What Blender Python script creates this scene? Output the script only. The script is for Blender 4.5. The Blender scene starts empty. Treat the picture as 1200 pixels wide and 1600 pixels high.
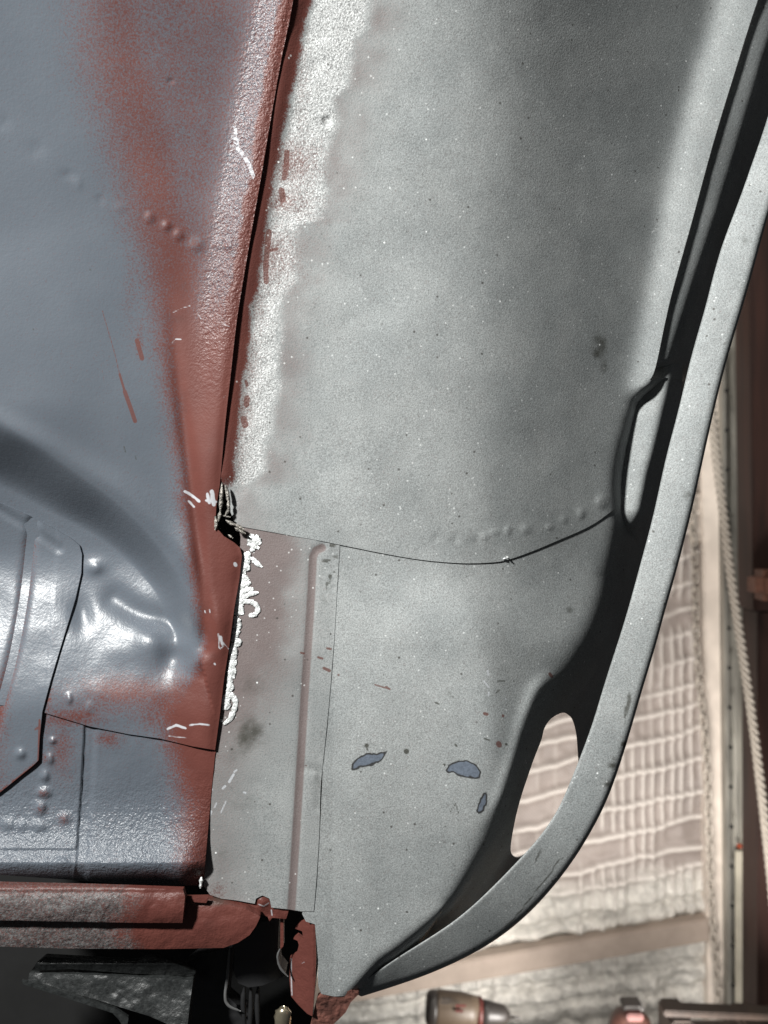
import bpy, math, random
import numpy as np
from mathutils import Vector, Matrix

# ------------------------------------------------------------------ scene, camera, light
sc = bpy.context.scene
COL = sc.collection
F = 1298.0            # focal length in photo pixels (photo is 1200 wide)
D0 = 0.52             # distance of the main sheet metal, metres
PX = D0 / F           # size of one photo pixel there
CAMZ = 0.9
cam_d = bpy.data.cameras.new('camera'); cam = bpy.data.objects.new('camera', cam_d); COL.objects.link(cam)
cam.location = (0, 0, CAMZ); cam.rotation_euler = (math.radians(90), 0, 0)
cam_d.sensor_fit = 'HORIZONTAL'; cam_d.sensor_width = 36; cam_d.lens = 36 * F / 1200
cam_d.clip_start = 0.01; cam_d.clip_end = 60
cam_d.dof.use_dof = True; cam_d.dof.focus_distance = 0.53; cam_d.dof.aperture_fstop = 11.0
sc.camera = cam
w = bpy.data.worlds.new('World'); sc.world = w; w.use_nodes = True
bg = w.node_tree.nodes['Background']; bg.inputs[0].default_value = (0.92, 0.95, 1.0, 1); bg.inputs[1].default_value = 0.035

def area(name, loc, target, size, power, col):
    l = bpy.data.lights.new(name, 'AREA'); l.shape = 'DISK'; l.size = size; l.energy = power; l.color = col
    o = bpy.data.objects.new(name, l); COL.objects.link(o); o.location = loc
    o.rotation_euler = (Vector(target) - Vector(loc)).to_track_quat('-Z', 'Y').to_euler()
    return o
area('work_lamp', (-0.80, -0.36, CAMZ + 0.80), (0.03, 0.52, CAMZ), 0.13, 44, (1.0, 1.0, 0.975))
area('garage_lamp', (0.15, 1.15, CAMZ + 1.35), (0.75, 2.5, CAMZ - 0.6), 0.35, 27, (1.0, 0.93, 0.86))
area('low_light', (0.55, 1.45, CAMZ - 1.15), (0.7, 2.45, CAMZ - 1.0), 0.3, 20, (1.0, 0.95, 0.9))  # disk light low down, aimed at the lower garage door
sc.view_settings.view_transform = 'Standard'; sc.view_settings.look = 'None'
sc.view_settings.exposure = 0.0; sc.view_settings.gamma = 1
sc.cycles.use_denoising = True
sc.cycles.max_bounces = 6

def P(px, py, d):
    return ((px - 600) / F * d, d, CAMZ - (py - 800) / F * d)

# ------------------------------------------------------------------ maths helpers
def ss(a, b, x):
    t = np.clip((x - a) / (b - a), 0, 1); return t * t * (3 - 2 * t)
def softplus(x, k):
    return k * np.logaddexp(0, np.clip(x / k, -60, 60))
def gs(x, wd): return np.exp(-(x / wd) ** 2)
_rng = {}
def nz(x, y, sc_, seed=0):
    if seed not in _rng: _rng[seed] = np.random.RandomState(seed + 11).rand(256, 256)
    g = _rng[seed]; u = x / sc_ + 1000; v = y / sc_ + 1000
    i = np.floor(u).astype(int); j = np.floor(v).astype(int); a = u - i; b = v - j
    a = a * a * (3 - 2 * a); b = b * b * (3 - 2 * b)
    i0 = i % 256; i1 = (i + 1) % 256; j0 = j % 256; j1 = (j + 1) % 256
    return (g[i0, j0] * (1 - a) + g[i1, j0] * a) * (1 - b) + (g[i0, j1] * (1 - a) + g[i1, j1] * a) * b - 0.5
def fbm(x, y, s, seed=0, o=3):
    return sum(nz(x, y, s / 2 ** k, seed + k) / 2 ** k for k in range(o))
def cr(pts, n=8, closed=False):
    p = np.array(pts, float); out = []; m = len(p)
    for k in range(m if closed else m - 1):
        if closed: a, b, c, d = p[k - 1], p[k], p[(k + 1) % m], p[(k + 2) % m]
        else: a, b, c, d = p[max(k - 1, 0)], p[k], p[k + 1], p[min(k + 2, m - 1)]
        for t in np.arange(n) / n:
            out.append(0.5 * (2 * b + (c - a) * t + (2 * a - 5 * b + 4 * c - d) * t * t + (3 * b - a - 3 * c + d) * t ** 3))
    if not closed: out.append(p[-1])
    return np.array(out)
def dist(x, y, line, closed=False, signed=False, near=False):
    """distance to a polyline; signed: closed -> + inside, open -> + towards image left for a line drawn downwards"""
    q = np.stack([x.ravel(), y.ravel()], 1); L = np.asarray(line, float)
    A = L; B = np.roll(L, -1, 0)
    if not closed: A = L[:-1]; B = L[1:]
    best = np.full(len(q), 1e18); sg = np.zeros(len(q)); ins = np.zeros(len(q), bool); nr = np.zeros_like(q)
    for a, b in zip(A, B):
        e = b - a; l2 = e @ e
        if l2 < 1e-9: continue
        r = q - a; t = np.clip((r @ e) / l2, 0, 1); c = a + t[:, None] * e; dd = ((q - c) ** 2).sum(1)
        m = dd < best; best = np.where(m, dd, best)
        if signed and not closed: sg = np.where(m, e[0] * r[:, 1] - e[1] * r[:, 0], sg)
        if near: nr[m] = c[m]
        if closed:
            cnd = (a[1] > q[:, 1]) != (b[1] > q[:, 1])
            with np.errstate(divide='ignore', invalid='ignore'):
                ins ^= cnd & (q[:, 0] < (b[0] - a[0]) * (q[:, 1] - a[1]) / (b[1] - a[1] + 1e-12) + a[0])
    d = np.sqrt(best)
    if closed: d = np.where(ins, d, -d)
    elif signed: d = np.where(sg > 0, d, -d)
    d = d.reshape(x.shape)
    return (d, nr) if near else d
def xat(y, pts):
    p = np.array(pts, float); return np.interp(y, p[:, 1], p[:, 0])

# ------------------------------------------------------------------ outlines in photo pixels
SEAM_END = [(345, 790), (378, 868), (366, 950), (336, 1172), (318, 1384), (318, 1500)]
SEAM = [(466, -90), (458, 0), (440, 90), (424, 180), (409, 270), (395, 350), (383, 420), (370, 500), (361, 580), (352, 660), (345, 740)]
RL = [(1143, -90), (1120, 0), (1086, 110), (1055, 225), (1033, 330), (1015, 430), (995, 530), (982, 600), (970, 680)]      # left edge of the raised flute
RR = [(1220, -90), (1184, 0), (1148, 113), (1114, 225), (1080, 350), (1052, 450), (1040, 500), (1024, 575), (1014, 595), (996, 618), (987, 632)]
EDGE = [(1040, 560), (1015, 592), (996, 618), (987, 632), (976, 670), (966, 705), (958, 755), (960, 800), (962, 835), (957, 875), (950, 905), (938, 950), (920, 1000),
        (898, 1040), (872, 1072), (850, 1105), (830, 1150), (812, 1200), (798, 1245), (776, 1295), (748, 1340), (722, 1380), (690, 1420), (625, 1475), (590, 1500), (548, 1546), (520, 1575)]
CREASE = [(640, 850), (668, 872), (700, 905), (733, 950), (757, 1025), (768, 1100), (771, 1150), (768, 1220), (760, 1275), (742, 1340), (700, 1408)]
RIDGE = [(858, 1048), (838, 1080), (820, 1125), (803, 1185), (785, 1240), (768, 1285)]
LIPL = [(1262, -90), (1232, 60), (1200, 185), (1185, 226), (1160, 300), (1122, 400), (1110, 452), (1097, 500), (1080, 555), (1062, 635), (1040, 716), (1023, 798), (1007, 858), (975, 975), (950, 1050), (920, 1150),
        (898, 1203), (880, 1250), (862, 1286), (830, 1322), (810, 1346), (785, 1370), (755, 1400), (730, 1425), (695, 1450), (655, 1475), (615, 1500), (585, 1520), (548, 1549)]
LIPR = [(1330, -90), (1270, 120), (1200, 335), (1170, 450), (1155, 500), (1130, 575), (1115, 650), (1102, 700), (1090, 750), (1082, 800), (1070, 850), (1052, 900), (1042, 950), (1027, 1000), (1012, 1050), (997, 1100), (982, 1150),
        (969, 1200), (950, 1250), (927, 1300), (892, 1350), (855, 1400), (805, 1450), (725, 1500), (650, 1530), (600, 1547), (552, 1561)]
HOLE = [(878.7, 1113.6), (861, 1123), (850.5, 1138.5), (846, 1156), (835, 1184), (824.5, 1214), (813.7, 1247), (805, 1281), (798.5, 1318), (799, 1333), (807, 1340), (820, 1335), (842, 1318), (866, 1296),
        (886, 1272), (899, 1243), (905, 1219), (905, 1201), (903, 1173), (901, 1149), (896, 1128), (889, 1118)]
CUTLINE = [(372, 822), (400, 827), (450, 836), (500, 845), (560, 857), (600, 865), (660, 875), (720, 880), (765, 879), (792, 875), (830, 862), (880, 841), (912, 827), (935, 814), (965, 792), (990, 778), (1030, 764), (1075, 760)]
STRIPEDGE = [(531, 852), (528, 900), (522, 1000), (514, 1100), (507, 1170), (501, 1230), (499, 1300), (494, 1380), (490, 1424)]
RIB = [(503, 856), (494, 860), (489, 870), (485, 950), (475, 1100), (466, 1250), (455, 1424)]
ARC = [(-120, 660), (-40, 675), (0, 695), (50, 722), (110, 760), (170, 797), (215, 835), (255, 880), (285, 930), (303, 985), (314, 1030)]
VALLEY = [(262, 430), (275, 560), (290, 680), (305, 800), (316, 900), (322, 960), (317, 1012)]

# ------------------------------------------------------------------ depth fields (photo px, + is away from the camera)
def dents(x, y, L):
    b = np.zeros_like(x)
    for (cx, cy, r, h) in L:
        m = (abs(x - cx) < r * 3) & (abs(y - cy) < r * 3)
        q = np.hypot((x[m] - cx) * (1 + .25 * math.sin(cx)), (y[m] - cy) * (1 + .2 * math.sin(cy))) / r
        b[m] += .85 * h * np.exp(-np.abs(q) ** 2.6) * (1 + .5 * fbm(x[m], y[m], 9, 7, 1))
    return b
UP_DENTS = [(511, 190, 9, 3.0), (757, 838, 7, -1.6), (772, 832, 6, -1.6), (794, 829, 7, -1.8), (821, 827, 7, -2.0), (858, 824, 6, -1.4), (908, 802, 7, -2.2), (881, 812, 7, -1.8),
            (940, 784, 8, -2.6), (712, 842, 8, 1.3), (680, 843, 7, 1.0), (745, 846, 8, 1.2)]
def Gy(y): return -.00015 * np.maximum(720 - y, 0) ** 2
def upB(x): return .68 * softplus(x - 775, 44)
def right_base(x, y):
    up = upB(x)
    dc = dist(x, y, cr(CREASE, 4), signed=True)
    lo = 0.70 * softplus(-dc, 10) - 0.13 * np.maximum(x - 520, 0)
    wv = ss(830, 1010, y)
    # + right of downward travel is negative x side, so -dc is right of the crease
    b = up * (1 - wv) + lo * wv + Gy(y)
    b += 5.0 * fbm(x, y, 260, 3, 2) + 0.5 * fbm(x, y, 40, 9, 2)
    return b
def drop(x, y, slope=3.0, k=3.0):
    de = dist(x, y, cr(EDGE, 3), signed=True)
    k = np.interp(y, [600, 660, 820, 900, 1300, 1400], [2.5, 5, 5, 11, 9, 4]); return slope * softplus(-de - 4, k), de
def B_upper(x, y):
    b = right_base(x, y)
    dr = -dist(x, y, cr(RL, 3), signed=True)
    wq = ss(635, 600, y)
    b -= (1.05 * softplus(dr, 7) - 0.25 * softplus(dr - 34, 8)) * wq
    dd, de = drop(x, y)
    b += dd * ss(560, 615, y)
    sd = -dist(x, y, SEAM, signed=True)
    b += -9 * np.exp(-(np.maximum(sd, 0) / 21) ** 2) + dents(x, y, UP_DENTS) + 0.8 * gs(sd - 45, 22) * fbm(x, y, 26, 31, 2) * 2
    return b
LO_DENTS = [(577, 1185, 5, 0.8)]
def B_lower(x, y):
    b = right_base(x, y) + 2.4
    dd, de = drop(x, y)
    dg = dist(x, y, cr(RIDGE, 4))
    b += dd - 7 * gs(dg, 13) * ss(1040, 1080, y) * ss(1300, 1240, y)
    return b
def B_strip(x, y):
    b = right_base(x, y) + 1.3
    b += 1.8 * gs(dist(x, y, RIB), 7)
    b += 1.6 * gs(dist(x, y, [(480, 1200), (500, 1205), (498, 1260)]), 8)
    de = dist(x, y, STRIPEDGE); b += 0.7 * fbm(x, y, 9, 40, 2) * ss(20, 5, abs(x - 516)) * ss(960, 900, y)
    b += 0.8 * fbm(x, y, 60, 12, 2)
    return b
def B_pocket(x, y):
    return 0
def B_tub(x, y):
    s = np.maximum(345 - x, 0)
    u = x - (xat(y, SEAM) - 345)
    top = 0.13 * (u - 345) - 0.22 * softplus(u - 285, 20) + 0.22 * 61
    da = dist(x, y, cr(ARC, 4), signed=True)       # + right of travel = below/left of the arc
    wy = ss(900, 620, y)
    b = -5 + Gy(y) + top * wy + 14 * (1 - wy) * ss(330, 250, x)
    hw = np.interp(x, [0, 300], [46, 20]); edge = ss(-hw, hw, da - 12)
    b += 74 * edge * ss(1125, 848, y)
    b -= 7 * gs(da + 34, 20) * ss(600, 700, y) * ss(1040, 960, y)
    wx = ss(310, 130, x)
    b += 5 * fbm(x, y, 75, 25, 2) * ss(860, 930, y) * ss(1120, 1060, y)
    b += 9 * gs(dist(x, y, cr([(180, 936), (225, 962), (270, 975), (312, 1000)], 5)), 20)
    b += 9 * gs(np.hypot((x - 272), (y - 1028) * 1.1), 22)
    b -= 6 * gs(np.hypot((x - 235), (y - 1000) * 0.8), 25)
    b += 6 * gs(np.hypot((x - 128), (y - 960) * 0.6), 16) - 4 * gs(np.hypot((x - 150), (y - 885) * 1.3), 18)
    b += 7 * gs(dist(x, y, cr(VALLEY, 4)), 11) * ss(430, 800, y)
    sd = dist(x, y, SEAM + SEAM_END, signed=True)
    b += 2.0 * np.exp(-(np.maximum(sd, 0) / 8) ** 2) - 10 * np.exp(-(np.maximum(sd, 0) / 45) ** 2) * ss(820, 700, y) - 1.2 * gs(sd - 22, 14)
    b += dents(x, y, [(234, 340, 9, -1.5), (260, 353, 9, -1.9), (279, 367, 9, -1.9), (307, 382, 9, -1.6), (358, 382, 6, -2.0), (340, 380, 8, -1.0), (5, 193, 10, .5), (55, 232, 12, .5),
                      (105, 273, 9, .6), (122, 287, 8, -.5), (157, 312, 7, .5), (187, 325, 7, -.5), (267, 127, 5, 1), (108, 1092, 6, -4), (140, 1106, 9, -2), (148, 888, 10, -3)])
    b += 4.0 * fbm(x, y, 180, 20, 2) + 0.9 * fbm(x, y, 34, 21, 2) * ss(900, 1000, y)
    return b
def B_access(x, y):
    b = B_tub(x, y) - 3.8
    b += 5 * gs(dist(x, y, cr([(52, 815), (47, 850), (38, 930), (22, 1020), (4, 1090), (-10, 1140)], 4)), 9)
    b += 2.5 * ss(12, 0, dist(x, y, [(-60, 780), (0, 797), (45, 824), (92, 857)]))
    b += .8 * ss(4, -4, x - xat(y, [(90, 860), (85, 900), (72, 1060), (66, 1110)]))
    b += dents(x, y, [(32, 1178, 9, -4.5)])
    return b
def B_plate(x, y):
    b = 13 - 14 * ss(250, 330, x)
    q = np.minimum(y, 1347); fl = 0.5 * 0.0058 * np.maximum(q - 1235, 0) ** 2 + 0.66 * 0
    b = b - fl * ss(345, 280, x) + 0.5 * 0.07 * np.maximum(y - 1347, 0) ** 2 - 0.5 * 0.0058 * 2 * 112 * np.maximum(y - 1347, 0) * 0.2
    st = xat(y, [(133, 1120), (127, 1230), (117, 1365)])
    b += 2.6 * ss(-1.5, 1.5, x - st) * ss(24, 12, x - st) + 1.0 * ss(-1.5, 1.5, x - st) - 1.0
    b += 2.0 * ss(1326, 1328, y) * ss(0, -2, x - st)
    b += dents(x, y, [(82, 1157, 6, -4), (78, 1186, 7, -4), (70, 1212, 8, -4.5), (68, 1238, 9, -5.5), (63, 1262, 9, -6), (12, 1288, 9, -3.5), (34, 1290, 9, -3.5), (61, 1290, 10, -3.5), (101, 1278, 10, -4), (98, 1348, 9, -3)])
    b += 1.6 * fbm(x, y, 90, 51, 2) + 0.5 * fbm(x, y, 16, 52, 2)
    return b

# ------------------------------------------------------------------ paint distribution (fixed colours of the things)
def sdf_code(d): return np.clip(0.5 + d / 16.0, 0, 1)
def marks_sdf(x, y, shapes):
    d = np.full(x.shape, -50.0)
    for pts, r in shapes:
        L = np.array(pts, float)
        lo = L.min(0) - 30; hi = L.max(0) + 30
        m = (x > lo[0]) & (x < hi[0]) & (y > lo[1]) & (y < hi[1])
        if not m.any(): continue
        if r == 'poly': dd = dist(x[m], y[m], L, closed=True)
        elif len(L) == 1: dd = r - np.hypot(x[m] - L[0, 0], y[m] - L[0, 1])
        else: dd = r - dist(x[m], y[m], L)
        d[m] = np.maximum(d[m], dd)
    return d
def band(v, l, r, sl, sr): return ss(l - sl, l + sl, v) * ss(r + sr, r - sr, v)
WHITE_EDGE = [(588, -90), (583, 0), (578, 45), (555, 62), (552, 100), (546, 135), (524, 152), (528, 195), (517, 232), (506, 262), (512, 300), (505, 325), (499, 345), (466, 352), (462, 400), (466, 440), (443, 462), (441, 520),
              (438, 560), (441, 610), (430, 640), (426, 680), (416, 705), (416, 735), (398, 752), (365, 765)]
RED_RUNS = [([(448, 238), (447, 262), (444, 278)], 4.2), ([(440, 298), (442, 312)], 5.0), ([(420, 362), (418, 385)], 4.5), ([(418, 385), (415, 415), (416, 440)], 4.2), ([(420, 392), (433, 389)], 2.5),
            ([(386, 622), (385, 632)], 4.5), ([(381, 655), (383, 664)], 5), ([(384, 596), (386, 602)], 2.5)]
RED_SPLATS = [([(757, 1115), (761, 1116)], 2.6), ([(786, 1118), (786, 1119)], 2.2), ([(779, 1162), (780, 1164)], 4.2), ([(859, 1053), (862, 1057)], 2.4), ([(586, 1070), (610, 1077)], 1.2), ([(511, 1013), (517, 1014)], 1.8),
              ([(497, 1027), (504, 1029)], 1.8), ([(506, 1044), (515, 1048)], 2.4), ([(470, 1020), (475, 1021)], 1.6), ([(529, 1054), (529, 1055)], 1.6), ([(603, 1073), (609, 1077)], 1.5), ([(478, 1196), (479, 1197)], 1.0)]
SLATE = [([(549, 1202), (551, 1194), (560, 1184), (572, 1178), (592, 1177), (604, 1174), (600, 1183), (590, 1192), (572, 1197), (561, 1199), (553, 1204)], 'poly'),
         ([(697, 1204), (701, 1195), (715, 1190), (733, 1189), (745, 1196), (751, 1206), (749, 1215), (738, 1216), (720, 1212), (708, 1207), (700, 1207)], 'poly'),
         ([(745, 1267), (748, 1256), (755, 1240), (760, 1238), (762, 1246), (759, 1258), (754, 1267), (748, 1271)], 'poly')]
HEAT = [((573, 1166), 7), ((636, 1175), 6), ((635, 1181), 6), ((604, 1176), 7), ((694, 1196), 6), ((745, 1270), 6), ((720, 1190), 5), ((548, 1205), 5)]
DARK_BLOBS = [((573, 1165), 3.4), ((574, 1171), 1.8), ((635, 1174), 4.2), ((694, 1195), 2.2), ((791, 1163), 2.2)]
def base_cols(x):
    return {k: np.zeros_like(x) for k in ('red', 'ground', 'stain_shade', 'slate', 'mark', 'scr', 'heat', 'mist', 'peel')}
def mask_right(x, y, strip=False):
    c = base_cols(x); c['slate'] -= 50; c['mark'] -= 50; c['scr'] -= 50
    sd = -dist(x, y, SEAM, signed=True)
    n = fbm(x, y, 30, 60)
    if not strip:
        gr = xat(y, [(34, -90), (30, 0), (24, 300), (24, 600), (22, 760)])
        c['red'] = np.maximum(c['red'], ss(gr + 5, gr - 9, sd + n * 8) * ss(790, 740, y))
        we = xat(y, WHITE_EDGE) - x + 7 * fbm(x, y, 22, 61)
        c['ground'] = .9 * ss(-12, 16, we + 10 * fbm(x, y, 9, 62, 2)) * ss(gr - 4, gr + 8, sd) * ss(775, 750, y)
        # red haze drifting over the ground strip and beyond it
        for (cx, cy, rx, ry, s) in [(455, 255, 50, 45, .55), (440, 315, 60, 26, .55), (425, 400, 50, 60, .5), (470, 335, 40, 20, .3), (385, 560, 25, 60, .45), (375, 640, 25, 60, .5), (370, 700, 20, 60, .4), (470, 60, 14, 300, .3),
                                    (400, 470, 22, 60, .4)]:
            c['red'] = np.maximum(c['red'], s * np.exp(-((x - cx) / rx) ** 2 - ((y - cy) / ry) ** 2))
        far = x - xat(y, WHITE_EDGE)
        c['mist'] = np.maximum(0.50 * np.exp(-(np.maximum(far, 0) / 75) ** 2) * ss(-20, 10, far) * (0.9 + .4 * n), 0) + 0.07 * np.exp(-((x - 900) / 110) ** 2 - ((y - 220) / 170) ** 2)
        c['mist'] = np.maximum(c['mist'], .35 * np.exp(-((x - 400) / 45) ** 2 - ((y - 800) / 26) ** 2))
        c['mark'] = marks_sdf(x, y, RED_RUNS)
        c['stain_shade'] = 1.1 * np.exp(-((x - 936) / 14) ** 2 - ((y - 545) / 22) ** 2) * (1 + 1.5 * n) + .6 * np.exp(-((x - 944) / 8) ** 2 - ((y - 572) / 14) ** 2)
        c['stain_shade'] += .25 * ss(10, 2, dist(x, y, cr(CUTLINE, 2))) * (0.6 + n) * ss(720, 560, x)
        c['heat'] = .55 * np.exp(-(dist(x, y, [(470, 832), (560, 848), (620, 858)]) / 12) ** 2)
        c['scr'] = marks_sdf(x, y, [([(1055, 625), (1058, 628)], 1.2)])
    else:
        hz = ss(520, 385, x) * ss(1260, 860, y)
        c['mist'] = .85 * np.clip(hz + .5 * n * hz, 0, 1) + .25 * ss(430, 340, x) + .22
        c['mist'] = np.maximum(c['mist'], 1.15 * ss(10, 2, dist(x, y, RIB)))
        c['stain_shade'] = sum(.5 * s * np.exp(-((x - a) / r) ** 2 - ((y - b) / q) ** 2) for a, b, r, q, s in
                         [(392, 1070, 26, 18, 1), (395, 1140, 30, 26, 1.1), (372, 1170, 22, 24, .8), (375, 1245, 30, 30, .5), (496, 1225, 8, 25, .9), (345, 1345, 22, 30, .7), (425, 1290, 40, 60, .25), (470, 1400, 60, 18, .3)]) * (1 + 1.2 * n)
        c['stain_shade'] = np.maximum(c['stain_shade'], 0.75 * ss(.12, .3, nz(x, y, 6, 77)) * ss(24, 6, abs(x - 516)) * ss(985, 900, y))
        c['red'] = np.maximum(c['red'], .5 * np.exp(-((x - 340) / 14) ** 2 - ((y - 1392) / 14) ** 2) + .4 * ss(352, 325, x + n * 10) * ss(1130, 1200, y) * ss(1260, 1190, y))
        c['mark'] = marks_sdf(x, y, RED_SPLATS)
        c['scr'] = marks_sdf(x, y, [([(358, 1222), (365, 1210)], 2.0), ([(348, 1232), (352, 1228)], 1.8), ([(366, 1206), (370, 1203)], 1.5), ([(381, 1238), (384, 1239)], 1.6), ([(329, 1230), (331, 1234)], 2), ([(326, 1278), (330, 1268)], 2),
                                    ([(345, 1270), (353, 1252)], 1.2), ([(335, 1262), (338, 1255)], 1.3)])
    return c
def mask_lower(x, y):
    c = mask_right(x, y, strip=True)
    n = fbm(x, y, 30, 60)
    c['mist'] = .18 * ss(620, 520, x) * ss(1000, 880, y)
    c['red'] = c['red'] * 0; c['scr'] = marks_sdf(x, y, [([(762, 1048), (763, 1055)], 1.5), ([(756, 1064), (764, 1074)], 1.2), ([(764, 1082), (763, 1087)], 1.5), ([(790, 1092), (791, 1093)], 1.2)])
    c['slate'] = marks_sdf(x, y, SLATE) + 3.0 * fbm(x, y, 7, 90, 2)
    h = np.zeros_like(x)
    for (p, r) in HEAT: h = np.maximum(h, np.exp(-((x - p[0]) ** 2 + (y - p[1]) ** 2) / (r * 1.5) ** 2))
    h = np.maximum(h, 1.0 * ss(-9, -1, c['slate'])); c['heat'] = np.maximum(h, .30 * np.exp(-(dist(x, y, [(540, 862), (620, 872)]) / 8) ** 2))
    st = np.zeros_like(x)
    for (p, r) in DARK_BLOBS: st = np.maximum(st, 1.4 * ss(r + 1.5, r - 2.0, np.hypot(x - p[0], y - p[1])))
    for (a, b, r, s) in [(702, 1083, 7, .5), (563, 1242, 12, .25), (890, 953, 7, .7), (782, 1050, 12, .3), (640, 1320, 30, .15), (560, 1420, 30, .15)]:
        st = np.maximum(st, s * np.exp(-((x - a) ** 2 + (y - b) ** 2) / r ** 2))
    hair = marks_sdf(x, y, [([(704, 1268), (712, 1255), (716, 1270 - 0)], .3), ([(680, 1098), (686, 1100)], .9), ([(757, 1154), (765, 1157)], .9), ([(711, 1163), (714, 1166)], 1.1), ([(777, 1065), (788, 1064)], .8), ([(775, 1083), (780, 1078)], .9)])
    st = np.maximum(st, ss(-1.2, .4, hair)); c['stain_shade'] = st
    return c
def mask_left(x, y):
    c = base_cols(x); c['slate'] -= 50; c['mark'] -= 50; c['scr'] -= 50
    n = fbm(x, y, 60, 65); nb = fbm(x, y, 18, 66)
    T = [(-90, 110, 240, .60), (0, 118, 245, .64), (100, 128, 262, .66), (200, 158, 285, .70), (300, 185, 302, .74), (400, 222, 318, .88), (500, 240, 330, 1.0), (600, 258, 352, 1.1), (700, 275, 362, 1.2), (800, 290, 372, 1.25), (900, 306, 392, 1.3),
         (1000, 316, 392, 1.3), (1060, 300, 392, 1.2), (1120, 250, 392, 1.1), (1180, 262, 392, 1.05), (1260, 280, 392, 1.0), (1400, 285, 392, .95)]
    soft2 = np.interp(y, [0, 400, 700], [70, 50, 25]); T = np.array(T, float); l = np.interp(y, T[:, 0], T[:, 1]); r = np.interp(y, T[:, 0], T[:, 2]); s = np.interp(y, T[:, 0], T[:, 3])
    soft = np.interp(y, [0, 400, 700, 1000, 1200], [75, 55, 38, 18, 45])
    red = s * ss(l - soft, l + soft, x + 10 * n) * ss(r + soft2, r - soft2, x + 8 * n)
    lvl = np.interp(y, [0, 300, 450, 560], [.50, .52, .66, 1.1]); red = np.maximum(red, lvl * ss(l, l + 70, x + 12 * n))                          # mauve dusting right of the stripe
    sd = dist(x, y, SEAM + SEAM_END, signed=True)
    red = np.maximum(red, 1.15 * ss(30, 12, sd + 6 * nb) * ss(820, 740, y))
    blobs = [(345, 240, 24, 50, .6), (250, 395, 60, 30, .35), (210, 1080, 110, 28, .72), (280, 1100, 70, 50, .9), (110, 1120, 60, 18, .7), (150, 1100, 120, 30, .4), (75, 1100, 12, 60, .5), (205, 440, 16, 90, .34),
             (170, 1155, 26, 14, .6), (98, 1175, 22, 45, .55), (300, 1160, 40, 30, 1), (40, 950, 10, 130, .0), (122, 1120, 30, 10, .4), (218, 530, 9, 40, .45), (65, 1265, 10, 8, .35), (100, 1280, 10, 10, .45), (68, 1240, 10, 8, .5), (70, 1185, 8, 8, .5),
             (230, 1368, 80, 9, .5)]
    for (cx, cy, rx, ry, q) in blobs: red = np.maximum(red, q * np.exp(-((x - cx) / rx) ** 2 - ((y - cy) / ry) ** 2) * (1 + .5 * n))
    c['red'] = red
    c['peel'] = np.clip(ss(80, 35, sd) * ss(700, 420, y) + .12 * ss(700, 820, y) + .8 * ss(1190, 1270, y), 0, 1)
    c['mark'] = marks_sdf(x, y, [([(160, 486), (170, 520), (180, 555), (187, 585)], .7), ([(187, 585), (195, 612)], 1.8), ([(195, 612), (205, 640), (211, 658)], 3.2), ([(214, 532), (222, 560)], 3.5), ([(158, 570), (163, 596)], .3),
                                 ([(55, 1140), (60, 1136)], 1.5), ([(62, 1190), (20, 1222)], 2.0), ([(62, 1125), (60, 1188)], 1.8), ([(72, 1096), (78, 1092)], 2)])
    scr = []
    for k in range(5):   # pale brush hairs
        o = (k - 2) * 1.7
        scr += [([(366 + o, 196 + k), (367 + o, 215), (372 + o, 232), (383 + o, 246), (391 + o * .8, 262), (397 + o * .5, 280 - k)], .55)]
    scr += [([(415, 118), (424, 109)], .8), ([(271, 488), (285, 481), (297, 478)], .8), ([(269, 536), (274, 530), (283, 530)], .8), ([(307, 487), (314, 498)], .6), ([(347, 506), (358, 510)], .5), ([(349, 622), (352, 618)], .5),
            ([(289, 768), (300, 774), (311, 783)], 2.2), ([(295, 783), (303, 792)], 1.8), ([(324, 772), (327, 786)], 2.4), ([(331, 768), (334, 788)], 3.2), ([(322, 782), (338, 784)], 1.8),
            ([(367, 881), (368, 883)], 2.8), ([(341, 990), (342, 1012)], .9), ([(345, 995), (347, 1006)], 2.0), ([(348, 1003), (357, 1014)], .9), ([(344, 1014), (350, 1009)], .7), ([(335, 1037), (336, 1038)], 1.3),
            ([(262, 1139), (275, 1133), (290, 1138)], 2.0), ([(296, 1133), (312, 1131), (327, 1133)], 1.3), ([(264, 1150), (292, 1153)], .8), ([(320, 954), (321, 958)], .8), ([(327, 952), (328, 957)], .8)]
    c['scr'] = marks_sdf(x, y, scr) + 1.2 * nz(x, y, 4, 91)
    c['stain_shade'] = marks_sdf(x, y, [([(194, 698), (196, 706)], .8), ([(211, 712), (213, 718)], .8), ([(52, 514), (52, 515)], 1.2), ([(141, 421), (141, 422)], 1.3), ([(285, 944), (286, 945)], .2)]) * 0.5 + .5
    c['stain_shade'] = np.clip(c['stain_shade'], 0, 1)
    # access panel red edges
    c['mist'] = c['mist'] * 0
    return c
def mask_access(x, y):
    c = mask_left(x, y)
    c['red'] = .55 * gs(dist(x, y, cr([(47, 850), (38, 930), (22, 1020), (4, 1090), (-10, 1140)], 4)), 11) + .5 * ss(4, 1, dist(x, y, [(60, 1188), (20, 1222), (0, 1238)])) + .3 * ss(30, 0, x) * ss(1000, 1100, y)
    return c
def mask_rail(x, y):
    c = base_cols(x); c['slate'] -= 50; c['mark'] -= 50; c['scr'] -= 50
    n = fbm(x, y, 40, 70)
    c['red'] = np.maximum(ss(90, 260, x + 90 * n) * 1.15, .35) + .35 * ss(1402, 1388, y)
    c['stain_shade'] = .8 * ss(1428, 1405, y) * ss(250, 330, x) * ss(400, 330, x) * ss(1440, 1407, y) * ss(1402, 1410, y)
    return c
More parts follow.
